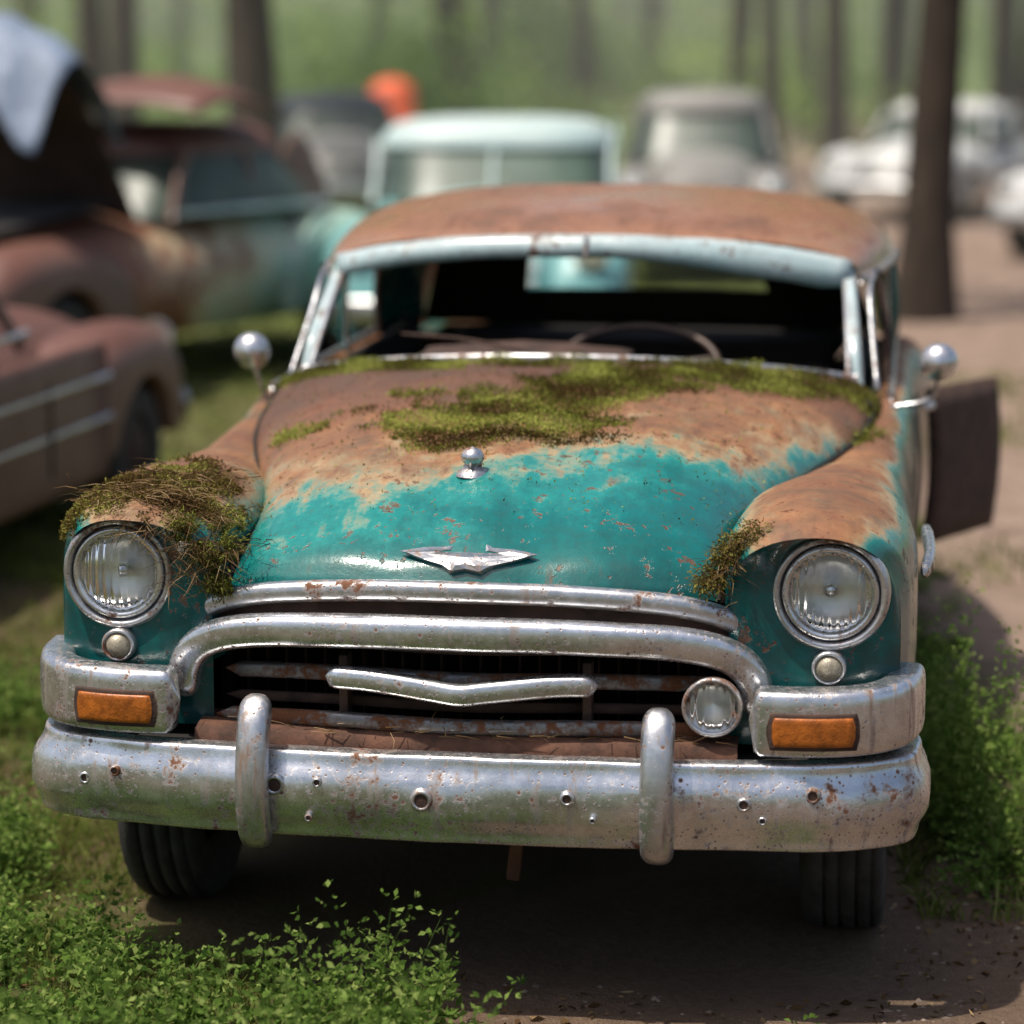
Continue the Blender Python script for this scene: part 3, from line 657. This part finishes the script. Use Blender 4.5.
# ================================================================ TREES
def barkmat():
    s=NT('bark'); v=s.scl((1,1,.22)); n=s.noise(9,4,.7,v); 
    s.p(Base_Color=s.ramp(n,[(.3,(.012,.008,.005)),(.7,(.055,.034,.022))]),Roughness=.95); s.bump(n,1,.05); return s.m
M_bark=barkmat()
def tree_meshes(k,r,H):
    r_=random.Random(k); V=[];F=[]
    def limb(pts,rs,n=10):
        b=len(V)
        for i,(p,q) in enumerate(zip(pts,rs)):
            for j in range(n):
                a=2*math.pi*j/n; w=1+.12*mnoise.noise(Vector((math.cos(a)*1.5+k,math.sin(a)*1.5,p[2]*.7)))
                V.append((p[0]+q*w*math.cos(a),p[1]+q*w*math.sin(a),p[2]))
        for f in gridF(len(pts),n,True): F.append(tuple(b+x for x in f))
    pts=[];rs=[]
    for i in range(16):
        t=i/15; pts.append((.5*math.sin(t*2+k)*t,.4*math.sin(t*3+k*2)*t,H*t-.1)); rs.append(r*(1-.75*t)*(1+.45*math.exp(-t*H/.3)))
    limb(pts,rs,14); tips=[]
    for i in range(14):
        t=r_.uniform(.4,.95); b=pts[int(t*15)]; a=r_.uniform(0,6.28); L=r_.uniform(1.6,3.4)*(1.2-t*.6)
        q=[(b[0]+math.cos(a)*L*u,b[1]+math.sin(a)*L*u,b[2]+L*.55*u-.15*L*u*u) for u in(0,.3,.6,1)]
        limb(q,[r*.35*(1-t*.5),r*.25,r*.15,r*.04],7); tips+= [q[2],q[3],q[1]]
    return V,F,tips
TV=[]
def tree(x,y,r,k=0):
    t=empty('deciduous_tree',(x,y,0),k*1.3,(r/.2,r/.2,1))
    if len(TV)<4:
        V,F,tips=tree_meshes(len(TV)*3+1,.2,12+len(TV))
        a=mk('trunk',V,F,M_bark,t); P=[]
        for c in tips:
            m=45; q=rng.normal(size=(m,3)); q=q/np.linalg.norm(q,axis=1,keepdims=True)*rng.uniform(.3,1,(m,1))**.5*np.array([1.1,1.1,.7])*rng.uniform(.6,1.1); P.append(q+np.array(c))
        P=np.concatenate(P); n=len(P); V,Q=leaves(P,rng.normal(size=(n,3)),rng.uniform(.16,.30,n),rng.uniform(.10,.18,n))
        b=mk_np('crown',V,Q,M_leaf,t,np.repeat(np.clip(.5+.4*np.array([nz(p,.8) for p in P])+rng.normal(size=n)*.2,0,1),4))
        TV.append((a.data,b.data))
    else:
        a,b=TV[k%4]
        link(bpy.data.objects.new('trunk',a),t); link(bpy.data.objects.new('crown',b),t)
TL=[(3.12,20.5,.205),(4.42,37,.19),(3.75,39,.15),(3.5,43,.2),(7.2,38,.24),(-2.45,27,.23),(-2.95,30,.17),(-5.4,38,.22),(-4.2,44,.2),(-7.5,33,.25),(8.8,33,.25),(7.6,42,.25),(1.6,58,.22),(-1.6,62,.2),(-9,50,.3),(12,48,.3),(6.5,60,.25),(-3.5,70,.25),(3.6,72,.25),(-4.9,32,.18),(-3.9,40,.17),(-6.6,46,.24),(-1.2,50,.2),(6.2,45,.22)]
for i,(x,y,r) in enumerate(TL): tree(x,y,r,i)
r2=random.Random(5)
for i in range(20):
    y=r2.uniform(52,100); tree(r2.uniform(-.24,.24)*y,y,r2.uniform(.15,.30),i)
for i,(x,y) in enumerate([(-9,-11),(6,-14),(-2,-19),(14,5),(-14,2)]): tree(x,y,.28,i)
fol=empty('forest_foliage')
shr=[]
for k in range(5):
    m=800; cl=rng.normal(size=(16,3))*np.array([1.1,1.1,.75])+np.array([0,0,1.6])
    ci=rng.integers(0,16,m); P=cl[ci]+rng.normal(size=(m,3))*.42; P[:,2]=np.abs(P[:,2])
    V,Q=leaves(P,rng.normal(size=(m,3)),rng.uniform(.14,.3,m),rng.uniform(.09,.17,m))
    at=np.repeat(np.clip(.5+.5*(rng.random(16)-.5)[ci]*1.6+rng.normal(size=m)*.15,0,1),4)
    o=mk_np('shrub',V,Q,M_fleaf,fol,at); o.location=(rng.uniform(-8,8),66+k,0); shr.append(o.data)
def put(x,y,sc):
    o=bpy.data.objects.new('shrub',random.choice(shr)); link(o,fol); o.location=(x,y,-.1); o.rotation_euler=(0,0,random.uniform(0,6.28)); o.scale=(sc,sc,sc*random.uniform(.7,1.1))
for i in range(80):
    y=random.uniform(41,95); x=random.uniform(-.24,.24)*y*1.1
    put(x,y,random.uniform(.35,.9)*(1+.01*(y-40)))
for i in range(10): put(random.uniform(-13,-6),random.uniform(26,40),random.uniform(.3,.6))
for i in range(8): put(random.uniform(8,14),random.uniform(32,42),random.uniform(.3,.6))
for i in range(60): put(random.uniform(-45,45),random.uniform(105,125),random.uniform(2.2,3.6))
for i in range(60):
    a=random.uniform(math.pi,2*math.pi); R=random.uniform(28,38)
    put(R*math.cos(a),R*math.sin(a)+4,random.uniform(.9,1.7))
# ================================================================ BACKGROUND VEHICLES
M_winglass=simple('old_window_glass',(.05,.07,.055),.38,0,.3,3,0)
M_cdrust=simple('bay_rust',(.035,.018,.014),.85,0,.5,4,0)
M_cchr=simple('dull_chrome',(.5,.5,.5),.3,.9,.3,6,0)
def vcar(name,loc,ang,body,roof=None,scale=(1,1,1),hood_open=False,top=1.58,glass=M_winglass,strips=False,ghw=.62,fz=.98,hoodm=None):
    roof=roof or body; hoodm=hoodm or body
    c=empty(name,loc,math.radians(ang),scale)
    BT=[(.12,.44,.72),(.17,.47,.88),(.3,.5,.98),(.8,.57,1.05),(1.5,.68,1.10),(2.0,.80,1.10),(3.0,.84,1.09),(3.7,.80,1.06),(4.3,.72,.95),(4.7,.6,.78),(4.85,.5,.55)]
    V=[];R=cat(BT,40); n=29
    for y,hw,zt in R:
        for i in range(n):
            s=math.sin(-math.pi/2+math.pi*i/(n-1)); b=min(.62,zt-.15)
            V.append((hw*s,y,b+(zt-b)*(1-abs(s)**2.6)**(1/2.0)))
        V.append((hw*.96,y,.34)); V.append((-hw*.96,y,.34))
    mk('body',V,gridF(len(R),n+2,True),body,c)
    mk('nose_panel',[V[i] for i in range(n+2)],[tuple(range(n+2))],hoodm,c,False)
    mk('tail_panel',[V[(len(R)-1)*(n+2)+i] for i in range(n+2)],[tuple(range(n+2))],body,c,False)
    for sg in(-1,1):
        for yc,L,wy in((.82,.80,.80),(3.95,.82,3.95)):
            V=[];T=np.linspace(-1,1,34)
            for t in T:
                y=yc+L*t; h=max(.0,1-abs(t)**2.6)**(1/2.2); zt=.42+(fz-.42)*h
                zl=.36
                if abs(y-wy)<.39: zl=max(zl,.33+math.sqrt(.39**2-(y-wy)**2))
                S=sec(.45,.74+.17*h,zt,min(zl,zt-.03)); V+=[(sg*x,y,max(.3,z)) for x,z in S]
            mk('fender',V,gridF(len(T),len(S)),hoodm if yc<2 else body,c)
            lathe('tyre',[(.18,-.08),(.25,-.095),(.31,-.09),(.335,-.06),(.335,.06),(.31,.09),(.25,.095),(.18,.08)],'x',(sg*.76,wy,.33),M_rubber,c,28)
            lathe('hubcap',[(.19,.05),(.15,.07),(.08,.1),(.001,.11)] if sg>0 else [(.19,-.05),(.15,-.07),(.08,-.1),(.001,-.11)],'x',(sg*.76,wy,.33),M_drust if strips else M_cchr,c,20)
        lathe('headlight',[(.10,.0),(.105,-.03),(.09,-.045)],'y',(sg*.68,.12,.82),M_cchr,c,20)
        lathe('headlight_lens',[(.09,-.04),(.05,-.06),(.001,-.065)],'y',(sg*.68,.12,.82),M_refl,c,20)
        if strips:
            for z in(.58,.78): sweep('side_strip',[(sg*.9,1.3,z),(sg*.90,2.4,z),(sg*.90,3.3,z)],sup(.012,.018,3,8),M_cchr,c,8,0,ref=(sg,0,0))
            sweep('door_skin',[(sg*.86,1.3,.62),(sg*.88,2.4,.62),(sg*.87,3.4,.62)],sup(.03,.34,4,14),body,c,8,0,ref=(sg,0,0))
            for yy in(2.05,3.1): sweep('door_gap',[(sg*.885,yy,.95),(sg*.915,yy,.7),(sg*.91,yy,.4)],sup(.006,.006,2,6),M_dark,c,6,0,ref=(sg,0,0))
    y0,y1=1.95,3.95
    def ring(z,hw,ya,yb,p=4):
        return [(a+0,(ya+yb)/2+b,z) for a,b in sup(hw,(yb-ya)/2,p,36)]
    lv=[(1.02,.78,y0-.05,y1+.15),(1.15,.765,y0+.08,y1+.05),(top-.16,ghw+.03,y0+.36,y1-.28)]
    V=[];
    for z,hw,a,b in lv: V+=ring(z,hw*.985,a+.015,b-.015)
    mk('window_glass',V,gridF(3,36,True),glass,c)
    V=[]
    for q,(z,k) in enumerate([(top-.19,1.02),(top-.13,1.0),(top-.06,.93),(top-.02,.78),(top,.5),(top+.005,.02)]):
        V+=ring(z,(ghw+.045)*k,(y0+y1+.08)/2-(y1-y0-.58)/2*k-.03,(y0+y1+.08)/2+(y1-y0-.58)/2*k,3.4)
    mk('roof',V,gridF(6,36,True),roof,c)
    for sg in(-1,1):
        for yb,yt,w in((y0+.06,y0+.42,.035),(3.0,3.0,.04),(y1-.15,y1-.42,.16)):
            sweep('pillar',[(sg*(.765 if w<.1 else .72),yb,1.0),(sg*((.765+ghw)/2+.01),(yb+yt)/2,1.25),(sg*(ghw+.035),yt,top-.15)],sup(.02,w,3,10),roof,c,8,0,ref=(sg,0,0))
        sweep('belt_chrome',[(sg*.79,2.0,1.06),(sg*.815,3.0,1.06),(sg*.79,3.8,1.05)],sup(.015,.02,3,8),M_cchr,c,8,0,ref=(sg,0,0))
    sweep('windshield_post',[(0,y0-.03,1.05),(0,y0+.2,1.25),(0,y0+.38,top-.14)],sup(.015,.02,2,8),roof,c,6,0,ref=(1,0,0))
    for yb,dy in((-.02,.22),(4.95,-.22)):
        sweep('bumper',[(-.88,yb+dy,.48),(-.7,yb+.04*np.sign(dy),.48),(0,yb,.48),(.7,yb+.04*np.sign(dy),.48),(.88,yb+dy,.48)],sup(.035,.075,3,14),M_cchr,c,30,.02)
    for i in range(6): sweep('grille_bar',[(-.38,.13,.56+i*.05),(0,.08,.56+i*.05),(.38,.13,.56+i*.05)],sup(.012,.012,2,8),M_cchr,c,10,.03)
    if hood_open:
        V=[];
        for i in range(12):
            t=i/11; yy=1.75-1.0*t*.62; z=1.12+1.25*t*.72; w=.62-.06*t
            for s in np.linspace(-1,1,15): V.append((w*s,yy+.12*(s*s)+.05*math.sin(t*3),z-.12*s*s))
        mk('raised_hood',V,gridF(12,15),M_cdrust,c,solid=.02)
        mk('engine_bay',[(-.5,.35,1.0),(.5,.35,1.0),(.62,1.7,1.14),(-.62,1.7,1.14)],[(0,1,2,3)],M_dark,c,False)
    return c
M_mar=bgpaint('maroon_rust',[(0,(.17,.095,.072)),(.35,(.125,.052,.037)),(.7,(.09,.032,.022)),(1,(.05,.02,.015))],2.2,.5)
M_crm=bgpaint('cream_teal',[(0,(.20,.42,.36)),(.25,(.42,.52,.42)),(.42,(.52,.43,.28)),(.56,(.22,.095,.055)),(1,(.09,.035,.024))],1.5,.5,.15,.97,-.235)
M_pteal=bgpaint('pale_teal',[(0,(.10,.30,.30)),(.4,(.20,.38,.38)),(.8,(.45,.53,.50)),(1,(.5,.5,.45))],1.2,.4)
M_proof=bgpaint('pale_roof',[(0,(.30,.42,.42)),(.6,(.50,.56,.54)),(1,(.46,.45,.40))],1.2,.45)
M_grey=bgpaint('faded_grey_paint',[(0,(.14,.13,.12)),(.5,(.26,.25,.23)),(1,(.36,.34,.31))],1.5,.5)
M_white=bgpaint('faded_white_paint',[(0,(.42,.42,.41)),(.5,(.62,.62,.60)),(1,(.45,.40,.34))],1.5,.4)
M_dk=simple('dark_blue_paint',(.06,.07,.09),.4,0,.3,3,0)
M_ggl=simple('greenish_glass',(.06,.09,.07),.3,0,.4,2,0)
vcar('maroon_sedan',(-2.28,12.9,0),168,M_mar,scale=(.92,.95,.88),strips=True)
c2=vcar('derelict_sedan',(-3.65,14.9,0),-27,M_crm,M_mar,hood_open=True,hoodm=M_mar)
V=[]
for i in range(14):
    for j in range(9):
        u,v=i/13*2-1,j/8*2-1
        V.append((.95*u,2.6+.55*v,1.84+.05*u-.16*u*u-.10*v*v+.03*math.sin(3*u+2*v)))
mk('loose_hood_panel',V,gridF(14,9),M_mar,c2,solid=.015)
vcar('teal_sedan',(-.24,16.3,0),-3,M_pteal,M_proof,scale=(1.05,1,1),top=1.56,glass=M_ggl,ghw=.73)
vcar('grey_coupe',(1.60,23.0,0),-4,M_grey,scale=(.88,.9,1),top=1.62,glass=M_winglass)
vcar('white_sedan',(4.2,31,0),-25,M_white,scale=(.95,.95,.85))
vcar('white_coupe',(5.2,25.5,0),-35,M_white,scale=(.95,.95,.85))
vcar('blue_grey_sedan',(-1.85,30,0),6,M_grey,M_dk,scale=(.95,1,.92))
vcar('grey_sedan',(8.2,33,0),-60,M_grey,scale=(.95,.95,.85))
V=[]
for i in range(30):
    for j in range(24):
        u,v=i/29*2-1,j/23*2-1
        z=2.36-.30*abs(u)**2.2-.50*abs(v)**1.6+.06*mnoise.noise(Vector((u*3,v*3,1)))+.035*math.sin(9*u+3*v)*abs(u)+.03*math.sin(13*u)*abs(v)
        V.append((.66*u,.45*v,z))
s=NT('tarp_cloth'); n=s.noise(5,4,.6); s.p(Base_Color=s.ramp(n,[(.3,(.09,.13,.20)),(.7,(.20,.25,.34))]),Roughness=.6); s.bump(n,.6,.05)
tp=mk('tarp',V,gridF(30,24),s.m,None,solid=.004); tp.location=(-3.05,15.9,-.10); tp.rotation_euler=(0,0,math.radians(-27))
d=empty('orange_barrel',(-1.62,37,0)); M_or=simple('orange_plastic',(.80,.12,.03),.5,0,.1,4,0)
lathe('drum',[(.36,0),(.36,.05),(.30,.06),(.30,.4),(.28,.42),(.28,.75),(.26,.77),(.26,1.08),(.22,1.17),(.12,1.23),(.001,1.25)],'z',(0,0,.0),M_or,d,24)
d.scale=(1.25,1.25,1.25)
lathe('white_band',[(.303,.2),(.303,.35)],'z',(0,0,0),M_white,d,24)
# ================================================================ HAZE (real scattering volume in the forest air)
mh=bpy.data.materials.new('forest_haze'); mh.use_nodes=True; t=mh.node_tree; t.nodes.clear()
vo=t.nodes.new('ShaderNodeVolumeScatter'); vo.inputs['Density'].default_value=.0055; vo.inputs['Color'].default_value=(1,1,.84,1); vo.inputs['Anisotropy'].default_value=.1
oo=t.nodes.new('ShaderNodeOutputMaterial'); t.links.new(vo.outputs[0],oo.inputs['Volume'])
X,Y0,Y1,Z0,Z1=70,20,150,-.6,9
V=[(a,b,c) for a in(-X,X) for b in(Y0,Y1) for c in(Z0,Z1)]
mk('haze',V,[(0,1,3,2),(4,6,7,5),(0,4,5,1),(2,3,7,6),(0,2,6,4),(1,5,7,3)],mh,None,False)
# ================================================================ LIGHT + CAMERA
w=bpy.data.worlds.new('World'); scene.world=w; w.use_nodes=True; nt=w.node_tree; nt.nodes.clear()
S=Vector((-.32,-.17,.93)).normalized()
sky=nt.nodes.new('ShaderNodeTexSky'); sky.sky_type='NISHITA'; sky.sun_disc=False
sky.sun_elevation=math.asin(S.z); sky.sun_rotation=math.atan2(S.x,S.y); sky.dust_density=4; sky.air_density=1.0
bg=nt.nodes.new('ShaderNodeBackground'); bg.inputs[1].default_value=.15; ow=nt.nodes.new('ShaderNodeOutputWorld')
nt.links.new(sky.outputs[0],bg.inputs[0]); nt.links.new(bg.outputs[0],ow.inputs[0])
L=bpy.data.lights.new('sun','SUN'); L.energy=5.0; L.angle=math.radians(.9); L.color=(1,.93,.81)
lo=bpy.data.objects.new('sun',L); link(lo); lo.rotation_euler=S.to_track_quat('Z','Y').to_euler()
cd=bpy.data.cameras.new('camera'); co=bpy.data.objects.new('camera',cd); link(co); scene.camera=co
co.location=(0,0,2.12); co.rotation_euler=(math.radians(80),0,0); cd.lens=94.92; cd.sensor_width=36; cd.clip_end=1500; cd.clip_start=.1
cd.dof.use_dof=True; cd.dof.focus_distance=5.95; cd.dof.aperture_fstop=1.4
scene.view_settings.view_transform='Standard'; scene.view_settings.look='None'; scene.view_settings.exposure=0
